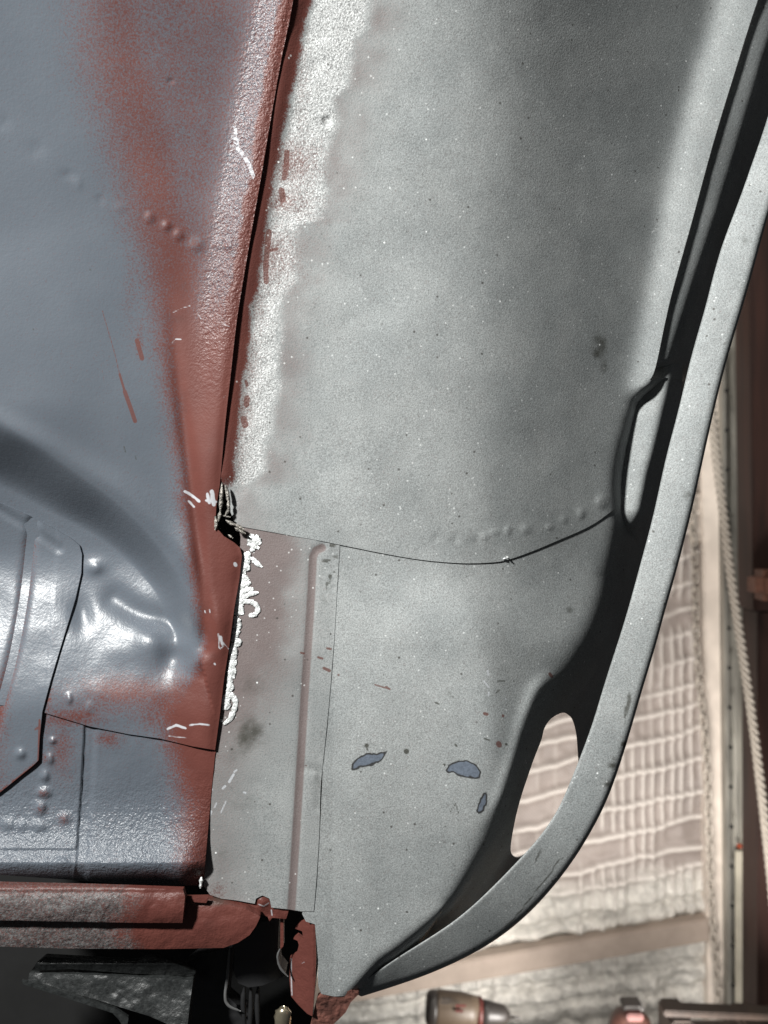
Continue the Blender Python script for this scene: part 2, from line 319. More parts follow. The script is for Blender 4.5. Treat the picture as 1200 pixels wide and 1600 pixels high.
def mask_allred(x, y):
    c = base_cols(x); c['slate'] -= 50; c['mark'] -= 50; c['scr'] -= 50; c['red'] += 1.3
    c['scr'] = marks_sdf(x, y, [([(404, 1413), (412, 1416), (420, 1411)], .8), ([(455, 1498), (455, 1520), (456, 1555)], 1.0), ([(424, 1422), (425, 1430)], 1.0), ([(472, 1505), (476, 1503)], .5)])
    return c
def mask_lip(x, y):
    c = base_cols(x); c['slate'] -= 50; c['mark'] -= 50; c['scr'] -= 50
    n = nz(x, y, 7, 71)
    mid = dist(x, y, cr(LIPR, 2))
    st = .9 * ss(0.08, .3, nz(x * 1.0 + y * .4, y * .35, 5, 72)) * ss(0.1, .28, nz(x, y, 38, 73)) * ss(840, 1180, y) * ss(1480, 1380, y) * ss(6, 14, mid)
    for (a, b, r, s) in [(1077, 835, 9, .8), (1075, 775, 8, .6), (975, 1165, 7, 1.0), (958, 1192, 9, .9), (950, 1225, 8, .6), (1165, 375, 8, .4), (1052, 880, 6, .4), (1120, 520, 14, .15)]:
        st = np.maximum(st, s * np.exp(-((x - a) ** 2 + (y - b) ** 2) / r ** 2) * (1 + 1.6 * n))
    c['stain_shade'] = st + .15 * ss(8, 2, mid)  # scuffs, plus shade of the rolled outer edge painted as a dark band
    c['heat'] = .4 * np.exp(-((x - 1160) ** 2 + (y - 350) ** 2) / 40 ** 2) + .3 * np.exp(-((x - 965) ** 2 + (y - 1190) ** 2) / 25 ** 2)
    c['stain_shade'] = np.maximum(c['stain_shade'], ss(1.8, .8, dist(x, y, cr([(880, 1338), (868, 1352), (855, 1372), (838, 1392), (822, 1412), (806, 1432), (790, 1448)], 4))) * .8)
    return c

# ------------------------------------------------------------------ materials
def mat_new(name):
    m = bpy.data.materials.new(name); m.use_nodes = True; nt = m.node_tree
    b = nt.nodes['Principled BSDF']; return m, nt, b
class G:
    def __init__(s, nt): s.nt = nt; s.tc = nt.nodes.new('ShaderNodeTexCoord').outputs['Object']
    def set(s, sock, v):
        if hasattr(v, 'links'): s.nt.links.new(v, sock)
        elif isinstance(v, tuple): sock.default_value = tuple(v) + ((1,) if len(v) == 3 and sock.type == 'RGBA' else ())
        else: sock.default_value = v
    def math(s, op, a, b=0.0, clamp=False, c=None):
        n = s.nt.nodes.new('ShaderNodeMath'); n.operation = op; n.use_clamp = clamp
        s.set(n.inputs[0], a); s.set(n.inputs[1], b)
        if c is not None: s.set(n.inputs[2], c)
        return n.outputs[0]
    def mr(s, v, a, b, c=0.0, d=1.0, smooth=True):
        n = s.nt.nodes.new('ShaderNodeMapRange'); n.interpolation_type = 'SMOOTHSTEP' if smooth else 'LINEAR'
        s.set(n.inputs['Value'], v)
        for k, q in zip(('From Min', 'From Max', 'To Min', 'To Max'), (a, b, c, d)): n.inputs[k].default_value = q
        return n.outputs['Result']
    def noise(s, sc_, det=2.0, rough=.5, vec=None, dist_=0.0):
        n = s.nt.nodes.new('ShaderNodeTexNoise'); s.set(n.inputs['Vector'], vec or s.tc); n.inputs['Scale'].default_value = sc_
        n.inputs['Detail'].default_value = det; n.inputs['Roughness'].default_value = rough; n.inputs['Distortion'].default_value = dist_
        return n.outputs['Fac']
    def vor(s, sc_, out='Distance', vec=None):
        n = s.nt.nodes.new('ShaderNodeTexVoronoi'); s.set(n.inputs['Vector'], vec or s.tc); n.inputs['Scale'].default_value = sc_
        return n.outputs[out]
    def mix(s, f, a, b):
        n = s.nt.nodes.new('ShaderNodeMix'); n.data_type = 'RGBA'; n.clamp_factor = True
        s.set(n.inputs[0], f); s.set(n.inputs[6], a); s.set(n.inputs[7], b); return n.outputs[2]
    def mixf(s, f, a, b):
        n = s.nt.nodes.new('ShaderNodeMix'); n.data_type = 'FLOAT'; s.set(n.inputs[0], f); s.set(n.inputs[2], a); s.set(n.inputs[3], b); return n.outputs[0]
    def scale(s, col, f):
        n = s.nt.nodes.new('ShaderNodeVectorMath'); n.operation = 'SCALE'; s.set(n.inputs[0], col); s.set(n.inputs['Scale'], f); return n.outputs[0]
    def attr(s, name):
        n = s.nt.nodes.new('ShaderNodeAttribute'); n.attribute_name = name; return n.outputs['Fac']
    def bump(s, h, st, dist_, nrm=None):
        n = s.nt.nodes.new('ShaderNodeBump'); s.set(n.inputs['Strength'], st); n.inputs['Distance'].default_value = dist_; s.set(n.inputs['Height'], h)
        if nrm: s.set(n.inputs['Normal'], nrm)
        return n.outputs[0]
    def stretch(s, v3):
        n = s.nt.nodes.new('ShaderNodeMapping'); s.set(n.inputs['Vector'], s.tc); n.inputs['Scale'].default_value = v3; return n.outputs[0]

def paint(name, kind):
    m, nt, b = mat_new(name); g = G(nt)
    fine = g.noise(1250, 2.5, .75); mid = g.noise(420, 3, .6); big = g.noise(22, 3, .55); grit = g.noise(850, 2, .6)
    if kind == 'metal':
        col = g.mix(g.mr(big, .3, .7), (.285, .303, .303), (.35, .367, .364))
        col = g.scale(col, g.mr(g.noise(7, 4, .6, dist_=.5),   .3, .7, .86, 1.12, False)); col = g.scale(col, g.mr(g.noise(32, 6, .72), .3, .7, .90, 1.08, False)); col = g.scale(col, g.mr(fine, .3, .7, .6, 1.4, False))
        rough = .56; metal = .10
    elif kind == 'blue':
        col = g.mix(g.mr(big, .3, .7), (.104, .121, .144), (.116, .134, .158)); rough = .37; metal = 0.0
    else:   # dark undercoat
        col = g.mix(g.mr(mid, .35, .7), (.07, .073, .073), (.17, .177, .177)); rough = .38; metal = 0.0
    # ground, bright steel
    ground = g.attr('ground')
    gcol = g.scale((.52, .53, .525), g.mr(g.noise(950, 2.5, .75), .36, .62, .42, 1.30, False))
    gm = g.mr(g.math('ADD', ground, g.math('MULTIPLY', g.math('SUBTRACT', g.noise(1200, 2, .7), .5), g.mr(ground, 0, .12, 0, 2.0))), .12, 1.0)
    col = g.mix(gm, col, gcol)
    # red primer, dry spray: speckled where thin
    red = g.attr('red')
    rm = g.math('ADD', red, g.math('MULTIPLY', g.math('SUBTRACT', g.noise(900, 3, .75), .5), g.mr(red, .80, 1.10, 2.1, 0.3)))
    rm = g.mr(rm, .05, 1.0)
    redc = g.mix(g.mr(big, .3, .7), (.112, .036, .029), (.14, .046, .036))
    redc = g.mix(g.mr(g.noise(60, 4, .6), .55, .75, 0, .5), redc, (.09, .032, .026))
    col = g.mix(rm, col, redc)
    mist = g.attr('mist')
    mm = g.mr(g.math('ADD', mist, g.math('MULTIPLY', g.math('SUBTRACT', fine, .5), 1.0)), .18, .8)
    col = g.mix(g.math('MULTIPLY', mm, .8), col, (.165, .118, .112))
    mk = g.mr(g.attr('mark'), .46, .54)
    col = g.mix(g.math('MULTIPLY', mk, .8), col, (.135, .047, .036))
    # heat tint, slate paint islands with a burnt rim
    heat = g.attr('heat'); col = g.mix(g.math('MULTIPLY', heat, .65), col, (.20, .155, .09))
    sl = g.attr('slate')
    rim = g.mr(sl, .40, .50); inn = g.mr(sl, .56, .66)
    col = g.mix(g.math('MULTIPLY', rim, .92), col, (.022, .021, .022))
    col = g.mix(g.math('MULTIPLY', inn, .96), col, g.scale((.135, .16, .20), g.mr(mid, .3, .7, .85, 1.15)))
    st = g.attr('stain_shade'); stm = g.math('MULTIPLY', g.mr(g.math('ADD', st, g.math('MULTIPLY', g.math('SUBTRACT', mid, .5), .5)), .1, 1.0), .9)
    col = g.mix(stm, col, (.055, .055, .045))
    # pits and dirt specks, then white sparkle glints painted into the colour
    if kind == 'metal':
        cellr = g.vor(210, 'Color'); dd = g.vor(210, 'Distance')
        sep = nt.nodes.new('ShaderNodeSeparateColor'); nt.links.new(cellr, sep.inputs[0])
        pit = g.math('MULTIPLY', g.mr(dd, .10, .22, 1, 0), g.mr(sep.outputs[0], .90, .96))
        col = g.mix(g.math('MULTIPLY', pit, .8), col, (.06, .055, .05))
        c2 = g.vor(430, 'Color'); d2 = g.vor(430, 'Distance'); s2 = nt.nodes.new('ShaderNodeSeparateColor'); nt.links.new(c2, s2.inputs[0])
        glint = g.math('MULTIPLY', g.mr(d2, .18, .32, 1, 0), g.mr(s2.outputs[1], .955, .965))
        c3 = g.vor(150, 'Color'); d3 = g.vor(150, 'Distance'); s3 = nt.nodes.new('ShaderNodeSeparateColor'); nt.links.new(c3, s3.inputs[0])
        glint2 = g.math('MULTIPLY', g.mr(d3, .05, .12, 1, 0), g.mr(s3.outputs[2], .955, .965))
        gl = g.math('MAXIMUM', g.math('MULTIPLY', glint, .45), glint2)
        col = g.mix(gl, col, (.92, .94, .93))
    sr = g.mr(g.attr('scr'), .46, .55)
    col = g.mix(g.math('MULTIPLY', sr, .85), col, (.55, .57, .60))
    nt.links.new(col, b.inputs['Base Color'])
    # roughness
    if kind == 'metal':
        r = g.mixf(gm, rough, .40); r = g.mixf(rm, r, .5); mtl = g.mixf(g.math('MAXIMUM', rm, inn), metal, 0.0)
        nt.links.new(mtl, b.inputs['Metallic'])
        h = g.math('ADD', g.math('MULTIPLY', fine, .6), g.math('MULTIPLY', grit, .8))
        bn = g.bump(h, g.mixf(gm, .32, .75), .0006)
    else:
        peel = g.noise(360, 2, .5); peel2 = g.noise(800, 2, .6)
        r = g.mixf(rm, g.mixf(g.attr('peel'), .37, .29) if kind == 'blue' else .42, .45)
        zz = nt.nodes.new('ShaderNodeSeparateXYZ'); nt.links.new(g.tc, zz.inputs[0])
        low = g.mr(zz.outputs[2], CAMZ - .10, CAMZ - .17)       # heavier orange peel low down, where the coat went on thick
        if kind == 'blue':
            st_ = g.mixf(g.attr('peel'), .05, .50)
            bn = g.bump(g.math('ADD', peel, g.math('MULTIPLY', peel2, .8)), st_, .0016)
        else:
            bn = g.bump(g.math('ADD', g.noise(170, 4, .6, dist_=.6), g.math('MULTIPLY', peel2, .4)), g.mixf(rm, .7, .3), .0022)
    nt.links.new(r, b.inputs['Roughness']); nt.links.new(bn, b.inputs['Normal'])
    b.inputs['Specular IOR Level'].default_value = .25 if kind == 'metal' else .33
    if kind == 'blue': b.inputs['Coat Weight'].default_value = .08; b.inputs['Coat Roughness'].default_value = .22; nt.links.new(bn, b.inputs['Coat Normal'])
    return m
M_METAL = paint('blasted_steel', 'metal'); M_BLUE = paint('grey_blue_paint', 'blue'); M_UNDER = paint('undercoat', 'dark')
def simple(name, col, rough=.6, metal=0.0, nscale=60, var=.25, bump=.3, bd=.001, spec=.5, stretch=None, det=4):
    m, nt, b = mat_new(name); g = G(nt)
    v = g.stretch(stretch) if stretch else None
    n = g.noise(nscale, det, .6, vec=v)
    c = g.scale(tuple(col), g.mr(n, .3, .7, 1 - var, 1 + var, False)); nt.links.new(c, b.inputs['Base Color'])
    b.inputs['Roughness'].default_value = rough; b.inputs['Metallic'].default_value = metal; b.inputs['Specular IOR Level'].default_value = spec
    nt.links.new(g.bump(n, bump, bd), b.inputs['Normal']); return m
M_BLACK = simple('matt_black', (.006, .006, .006), .8, bump=.1)  # plain black for the backing sheet and the track bolts
M_DARKMET = simple('black_underseal', (.022, .024, .024), .45, nscale=420, var=.5, bump=.55, bd=.001, det=4)
M_RUBBER = simple('black_rubber', (.018, .018, .019), .5, nscale=50)
M_SILVER = simple('silver_filler', (.86, .88, .87), .38, .35, nscale=420, var=.22, bump=.9, bd=.0012)
M_WELD = simple('rough_weld', (.30, .28, .25), .4, .4, nscale=350, var=.6, bump=1.0, bd=.002)
M_BOLT = simple('zinc_bolt', (.75, .66, .48), .25, .9, nscale=80)
M_RUST = simple('rusty_primer', (.15, .06, .045), .7, nscale=130, var=.5, bump=.8, bd=.003)
M_GREYROD = simple('grey_rod', (.16, .16, .16), .4, .3)

# ------------------------------------------------------------------ mesh helpers
def link(name, me, mat, parent=None, smooth=True):
    o = bpy.data.objects.new(name, me); COL.objects.link(o)
    if mat and not me.materials: me.materials.append(mat)
    if parent: o.parent = parent
    if smooth: me.polygons.foreach_set('use_smooth', [True] * len(me.polygons))
    return o
def empty(name, loc, label, cat, group=None):
    o = bpy.data.objects.new(name, None); COL.objects.link(o); o.empty_display_size = .05
    tag(o, label, cat, group); return o
def tag(o, label, cat, group=None, kind=None):
    o['label'] = label; o['category'] = cat
    if group: o['group'] = group
    if kind: o['kind'] = kind
    return o
def sheet(name, parent, poly, bfn, mat, mfn=None, step=2.0, holes=(), thick=3.0, smooth_poly=0, d0=D0, back=False):
    poly = cr(poly, smooth_poly, True) if smooth_poly else np.array(poly, float)
    lo = poly.min(0) - step; hi = poly.max(0) + step
    xs = np.arange(lo[0], hi[0] + step, step); ys = np.arange(lo[1], hi[1] + step, step)
    X, Y = np.meshgrid(xs, ys)
    cx = (X[:-1, :-1] + X[1:, 1:]) / 2; cy = (Y[:-1, :-1] + Y[1:, 1:]) / 2
    sd = dist(cx, cy, poly, closed=True)
    for h in holes: sd = np.minimum(sd, -dist(cx, cy, h, closed=True))
    keep = sd > 0
    cnt = np.zeros(X.shape, int)
    for a in (0, 1):
        for b in (0, 1): cnt[a:a + keep.shape[0], b:b + keep.shape[1]] += keep
    used = cnt > 0; bnd = used & (cnt < 4)
    bi = np.where(bnd.ravel())[0]
    bx = X.ravel()[bi]; by = Y.ravel()[bi]
    d, nr = dist(bx, by, poly, closed=True, near=True); best = np.abs(d); tgt = nr
    for h in holes:
        d2, n2 = dist(bx, by, h, closed=True, near=True); mm = np.abs(d2) < best
        best = np.where(mm, np.abs(d2), best); tgt[mm] = n2[mm]
    Xf = X.ravel().copy(); Yf = Y.ravel().copy(); Xf[bi] = tgt[:, 0]; Yf[bi] = tgt[:, 1]
    idx = -np.ones(X.size, int); ui = np.where(used.ravel())[0]; idx[ui] = np.arange(len(ui))
    x = Xf[ui]; y = Yf[ui]
    B = bfn(x, y) if callable(bfn) else np.full_like(x, float(bfn))
    Dp = d0 + B * PX
    co = np.stack([(x - 600) / F * Dp, Dp, CAMZ - (y - 800) / F * Dp], 1)
    jj, ii = np.where(keep); wd = X.shape[1]
    v00 = idx[jj * wd + ii]; v10 = idx[jj * wd + ii + 1]; v11 = idx[(jj + 1) * wd + ii + 1]; v01 = idx[(jj + 1) * wd + ii]
    faces = np.stack([v00, v01, v11, v10], 1)
    # rim: thickness of the sheet, straight back
    E = {}
    e = np.concatenate([faces[:, [0, 1]], faces[:, [1, 2]], faces[:, [2, 3]], faces[:, [3, 0]]])
    key = np.minimum(e[:, 0], e[:, 1]).astype(np.int64) * 10 ** 7 + np.maximum(e[:, 0], e[:, 1])
    _, inv, c = np.unique(key, return_inverse=True, return_counts=True)
    be = e[c[inv] == 1]
    bv = np.unique(be); mp = -np.ones(len(co), int); mp[bv] = len(co) + np.arange(len(bv))
    top = -np.ones(len(co), int)
    th = thick * PX
    back_co = co[bv] + np.array([0, th, 0])
    front_dup = co[bv].copy(); mp2 = -np.ones(len(co), int); mp2[bv] = len(co) + len(bv) + np.arange(len(bv))
    rim = np.stack([be[:, 1], be[:, 0], mp[be[:, 0]], mp[be[:, 1]]], 1)
    rim[:, 0] = mp2[be[:, 1]]; rim[:, 1] = mp2[be[:, 0]]
    allco = np.concatenate([co, back_co, front_dup]); allf = np.concatenate([faces, rim])
    src = np.concatenate([np.arange(len(co)), bv, bv])
    me = bpy.data.meshes.new(name)
    me.vertices.add(len(allco)); me.vertices.foreach_set('co', allco.ravel())
    me.loops.add(len(allf) * 4); me.loops.foreach_set('vertex_index', allf.ravel().astype(np.int32))
    me.polygons.add(len(allf)); me.polygons.foreach_set('loop_start', np.arange(len(allf), dtype=np.int32) * 4)
    me.polygons.foreach_set('loop_total', np.full(len(allf), 4, np.int32))
    me.update(calc_edges=True); me.validate()
    if mfn:
        c = mfn(x, y)
        for k in ('slate', 'mark', 'scr'): c[k] = sdf_code(c[k])
        for k, v in c.items():
            if np.ptp(v) < 1e-6 and abs(v[0]) < 1e-6: continue
            a = me.attributes.new(k, 'FLOAT', 'POINT'); a.data.foreach_set('value', np.asarray(v)[src].astype(np.float32))
    return link(name, me, mat, parent)
def blob_tube(name, parent, strokes, mat, B0=-6, flat=.5, wob=.35, seed=3, bfn=None):
    """lumpy strokes of filler lying on the sheet: list of (points px, radius px)"""
    rnd = random.Random(seed); V = []; Fs = []
    for pts, r in strokes:
        L = cr(pts, 5); n = len(L); ring = 9
        for i, p in enumerate(L):
            t = L[min(i + 1, n - 1)] - L[max(i - 1, 0)]; t = t / (np.hypot(*t) + 1e-6); nn = np.array([-t[1], t[0]])
            end = min(i, n - 1 - i) / 2.5; rr = r * min(1, .35 + end * .5) * (1 + wob * (rnd.random() - .5) * 2)
            bb = B0 if bfn is None else float(bfn(np.array([p[0]]), np.array([p[1]]))[0]) - 1
            for k in range(ring):
                a = 2 * math.pi * k / ring; q = p + nn * math.cos(a) * rr * (1 + .25 * (rnd.random() - .5))
                V.append(P(q[0], q[1], D0 + (bb - math.sin(a) * rr * flat) * PX))
        base = len(V) - n * ring
        for i in range(n - 1):
            for k in range(ring):
                a = base + i * ring + k; b_ = base + i * ring + (k + 1) % ring; Fs.append((a, b_, b_ + ring, a + ring))
        Fs.append(tuple(base + k for k in range(ring))); Fs.append(tuple(base + (n - 1) * ring + k for k in reversed(range(ring))))
    me = bpy.data.meshes.new(name); me.from_pydata(V, [], Fs); me.update()
    return link(name, me, mat, parent)

# ------------------------------------------------------------------ THE CAR BODY
car = empty('car_body', (0, 0, 0), 'stripped car body corner with a wheel arch, half bare steel, half grey and red paint', 'car body')
# upper wheel arch panel (bare steel)
up_right = [(1220, -90)] + RR[1:10]
under_lip = [(px + 22, py) for px, py in LIPL if 560 < py < 800]
poly = list(map(tuple, cr(SEAM, 3))) [::-1]                                  # bottom to top along the seam
poly = [(p[0] - 7, p[1]) for p in poly]
poly += [(1220, -90)] + [tuple(p) for p in cr([q for q in RR if q[1] <= 600], 4)] 
poly += [(1040, 590)] + [(1092, 600), (1075, 700), (1070, 758)]
poly += [tuple(p) for p in cr(CUTLINE, 4)[::-1]]
poly += [(366, 814), (360, 800), (357, 780), (350, 758)]
upper = sheet('wheel_arch_panel', car, poly, B_upper, M_METAL, mask_right, thick=1.6)
upper['label'] = 'bare speckled steel panel with a ground bright strip along the red seam'
# lower corner panel
poly = [(p[0], p[1] - 10) for p in cr(CUTLINE, 3) if p[0] > 505]
poly += [(1060, 850), (1010, 960), (985, 1050), (950, 1160), (925, 1225), (905, 1262), (880, 1300), (850, 1336), (822, 1366), (790, 1398), (755, 1428), (715, 1458), (675, 1485), (635, 1508), (600, 1528), (560, 1552), (548, 1556),
         (522, 1557), (502, 1553), (497, 1540), (497, 1500), (494, 1465), (492, 1444), (478, 1440), (472, 1428), (500, 1300)]
lower = sheet('corner_panel', car, poly, B_lower, M_METAL, mask_lower, holes=[cr(HOLE, 4, True)])
lower['label'] = 'bare steel corner panel with slate coloured paint islands and an oval hole'
# strip panel between the red tub and the corner panel
poly = [(372, 818)] + [(p[0], p[1] - 9) for p in cr(CUTLINE, 3) if 372 < p[0] < 531] + [tuple(p) for p in cr(STRIPEDGE, 3)]
poly += [(470, 1424), (452, 1421), (424, 1418), (421, 1404), (410, 1399), (400, 1404), (398, 1412), (370, 1407), (345, 1404), (328, 1398), (318, 1384), (322, 1330), (332, 1230), (336, 1170), (350, 1010), (366, 900), (374, 868), (376, 840)]
strip = sheet('strip_panel', car, poly, B_strip, M_METAL, lambda x, y: mask_right(x, y, True), thick=1.5)
strip['label'] = 'narrow bare steel strip with a red stained rib'
# flange seen behind the ridge at top right
def B_flange(x, y):
    xr = xat(y, RR)
    base = B_upper(xr - 2, y) + 8 + .12 * np.maximum(y - 560, 0) ** 2
    fr = xat(y, [(1260, -90), (1225, 0), (1195, 90), (1155, 225), (1120, 340), (1083, 450), (1060, 520), (1042, 575), (1030, 620)])
    return base + .5 * np.maximum(x - xr, 0) + 1.0 * np.maximum(xr - x, 0) + 2.6 * softplus(x - fr, 4.0)
poly = [(1180, -90), (1150, 0), (1080, 225), (1020, 450), (1005, 540), (1000, 606), (1080, 606), (1090, 590), (1110, 550), (1135, 455), (1150, 400), (1190, 300), (1220, 226), (1270, 60), (1300, -90)]
fl = sheet('arch_flange', car, poly, B_flange, M_METAL, None)
# bulge of the inner flange (lens shape catching the light)
LENS = [(1042, 568), (1030, 592), (1014, 625), (1004, 660), (995, 700), (987, 735), (982, 765), (984, 790), (990, 812), (999, 795), (1006, 768), (1013, 738), (1024, 700), (1034, 660), (1043, 622), (1047, 595)]
CREST = [(1052, 540), (1046, 575), (1043, 610), (1034, 650), (1022, 700), (1010, 745), (1001, 790), (992, 830), (984, 870)]
def B_lens(x, y):
    m = dist(x, y, cr(CREST, 4), signed=True)            # + to the left of the crest
    b = 150 + .38 * softplus(m, 4) + 2.8 * softplus(-m, 3.5)
    b += .02 * np.maximum(600 - y, 0) ** 2 + .03 * np.maximum(y - 795, 0) ** 2
    return b + 1.2 * nz(x, y, 24, 88)
lens = sheet('flange_bulge', car, [(1052, 545), (1030, 560), (1000, 600), (975, 660), (958, 720), (950, 790), (960, 850), (985, 868), (1005, 830), (1025, 780), (1040, 730), (1056, 660), (1066, 600), (1066, 555)], B_lens, M_METAL, None, step=1.5, thick=3)
# lip of the fender, swept with a rounded outer edge and the outer skin running back
def resample(L, n):
    L = cr(L, 8); s = np.concatenate([[0], np.cumsum(np.hypot(*np.diff(L, axis=0).T))]); t = np.linspace(0, s[-1], n)
    return np.stack([np.interp(t, s, L[:, 0]), np.interp(t, s, L[:, 1])], 1)
N = 620
a = resample(LIPL, N)
for c_ in range(2):
    pd = np.pad(a[:, c_], 17, mode='reflect', reflect_type='odd'); a[:, c_] = np.convolve(pd, np.ones(35) / 35, 'valid')
# match right side by y-normalised arclength
bq = resample(LIPR, N)
# pairing: nearest point along the normal, smoothed
LR = resample(LIPR, 400)
for c_ in range(2):
    pd = np.pad(LR[:, c_], 17, mode='reflect', reflect_type='odd'); LR[:, c_] = np.convolve(pd, np.ones(35) / 35, 'valid')
pair = []
for p in a:
    k = np.argmin(np.hypot(LR[:, 0] - p[0], LR[:, 1] - p[1])); pair.append(LR[k])
pair = np.array(pair); ker = np.ones(41) / 41
for c_ in range(2):
    pd = np.pad(pair[:, c_], 20, mode='edge'); pair[:, c_] = np.convolve(pd, ker, 'valid')
pair = pair * .92 + bq * .08
dr_, nr_ = dist(pair[:, 0], pair[:, 1], LR, near=True); pair = nr_
K = 26; V = []; att = {k: [] for k in ('red', 'ground', 'stain_shade', 'slate', 'mark', 'scr', 'heat', 'mist', 'peel')}; PXY = []
for i in range(N):
    y_ = a[i, 1]
    BL = np.interp(y_, [-90, 600, 1000, 1300, 1400, 1560], [10, -8, -18, -22, -14, 20]); dB = np.interp(y_, [-90, 600, 1100, 1300, 1400, 1500, 1560], [-21, -21, -17, 2, 24, 26, 12])
    wdt = np.hypot(*(pair[i] - a[i]))
    V.append(P(a[i, 0] + .3, a[i, 1], D0 + (BL + 5) * PX)); PXY.append(a[i])
    for k in range(K):
        t = k / (K - 1); q = a[i] * (1 - t) + pair[i] * t
        rnd_l = 1.6 * max(0, 1 - t * wdt / 3) ** 2
        e = max(0, 1 - (1 - t) * wdt / 11); rnd_r = 11 * (1 - math.sqrt(max(0, 1 - e * e)))
        bb = BL + dB * t + rnd_l + rnd_r - 1.5 * math.sin(math.pi * t) + .5 * float(nz(np.array([q[0]]), np.array([q[1]]), 42, 5)[0]) * 1.2 + .25 * float(nz(np.array([q[0]]), np.array([q[1]]), 17, 6)[0])
        V.append(P(q[0], q[1], D0 + bb * PX)); PXY.append(q)
    q3 = Vector(V[-1])
    for dd in (4, 10, 18, 30, 45):
        V.append((q3.x - dd * PX * .06 , q3.y + dd * PX, q3.z + dd * PX * .05)); PXY.append(pair[i])
W_ = 1 + K + 5
Fs = [(i * W_ + k, (i + 1) * W_ + k, (i + 1) * W_ + k + 1, i * W_ + k + 1) for i in range(N - 1) for k in range(W_ - 1)]
me = bpy.data.meshes.new('wheel_arch_lip'); me.from_pydata(V, [], Fs); me.update()
PXY = np.array(PXY); cm = mask_lip(PXY[:, 0], PXY[:, 1])
for k in ('slate', 'mark', 'scr'): cm[k] = sdf_code(cm[k])
for k, v in cm.items():
    at_ = me.attributes.new(k, 'FLOAT', 'POINT'); at_.data.foreach_set('value', v.astype(np.float32))
lip = link('wheel_arch_lip', me, M_METAL, car); lip['label'] = 'curved bare steel lip with small dark scuffs'
# tub, access panel, closing plate
poly = [(-130, -90)] + [tuple(p) for p in cr(SEAM, 3)] + [(343, 760), (338, 790), (336, 822), (350, 838), (366, 848), (375, 856), (378, 868), (374, 905), (366, 950), (358, 1010), (350, 1060), (343, 1120), (336, 1172), (300, 1166), (250, 1154), (200, 1147), (140, 1135), (64, 1112), (-130, 1080)]
tub = sheet('wheel_tub', car, poly, B_tub, M_BLUE, mask_left); tub['label'] = 'grey blue painted tub oversprayed with red primer'
poly = [(-130, 1180), (-130, 765), (0, 786), (45, 805), (92, 830), (112, 842), (124, 852), (128, 866), (127, 895), (118, 935), (108, 968), (95, 1010), (80, 1060), (66, 1112), (62, 1150), (60, 1188), (52, 1196), (20, 1222), (0, 1238), (-130, 1330)]
acc = sheet('access_panel', car, poly, B_access, M_BLUE, mask_access, thick=4)
poly = [(-130, 1070), (64, 1100), (140, 1124), (250, 1143), (340, 1160), (336, 1180), (331, 1230), (322, 1330), (318, 1372), (308, 1384), (200, 1382), (100, 1374), (0, 1367), (-130, 1360)]
plate = sheet('closing_plate', car, poly, B_plate, M_BLUE, mask_left, thick=6)
# black sheet added behind the panels so the gaps look dark, not see-through
backing = sheet('black_backing', car, [(-260, -200), (700, -200), (560, 900), (520, 1400), (500, 1480), (488, 1585), (488, 1760), (-260, 1760)], 270, M_BLACK, None, step=12, thick=20)
# rails
def B_rail1(x, y): return -34 + 26 * (1 - np.sqrt(np.clip(1 - ((y - 1418) / 38) ** 2, 0, 1))) + 2.5 * fbm(x, y, 22, 95) - 3 * ss(1395, 1388, y)
rail = sheet('floor_rail', car, [(-130, 1376), (0, 1382), (132, 1385), (200, 1387), (286, 1390), (289, 1401), (285, 1442), (220, 1442), (0, 1438), (-130, 1434)], B_rail1, M_UNDER, mask_rail, thick=10)
def B_rail2(x, y): return -14 + 22 * (1 - np.sqrt(np.clip(1 - ((y - 1445) / 52) ** 2, 0, 1))) + 2.0 * fbm(x, y, 22, 96)
rail2 = sheet('chassis_rail', car, [(-130, 1436), (200, 1436), (280, 1406), (323, 1405), (384, 1420), (407, 1432), (400, 1447), (390, 1461), (372, 1473), (349, 1481), (250, 1483), (100, 1482), (0, 1479), (-130, 1474)], B_rail2, M_UNDER, mask_rail, thick=16)
r3 = sheet('edge_strip', car, [(284, 1399), (326, 1404), (322, 1411), (284, 1408)], -16, M_UNDER, mask_allred)
flg = sheet('torn_flange', car, [(340, 1403), (362, 1408), (399, 1414), (397, 1407), (403, 1401), (411, 1399), (419, 1403), (423, 1411), (425, 1419), (451, 1423), (447, 1436), (425, 1434), (421, 1440), (418, 1432), (396, 1427), (380, 1421), (360, 1416)],
            lambda x, y: 6 + 5 * gs(np.hypot(x - 411, y - 1410), 9) * -1 + 2 * fbm(x, y, 14, 97), M_UNDER, mask_allred, step=1.5)
web = sheet('flange_web', car, [(438, 1432), (443, 1432), (443, 1478), (438, 1484)], 16, M_UNDER, mask_allred, step=1.5, thick=12)
pipe = blob_tube('brake_pipe', car, [([(438, 1482), (434, 1495), (438, 1512), (450, 1526)], 2.0)], M_GREYROD, B0=18, wob=.05, flat=1)
def B_fold(x, y): return 6 + .7 * (492 - x) - 4 * gs(x - 488, 4) + 1.2 * fbm(x, y, 18, 98) + 6 * ss(462, 455, x)
fold = sheet('folded_bracket', car, [(474, 1439), (482, 1441), (492, 1441), (494, 1493), (493, 1534), (488, 1588), (480, 1584), (466, 1570), (455, 1557), (452, 1530), (453, 1496), (464, 1489), (467, 1477), (465, 1470), (458, 1467), (466, 1460), (474, 1466), (472, 1455), (461, 1451), (466, 1444)],
             B_fold, M_UNDER, mask_allred, step=1.5, thick=6)
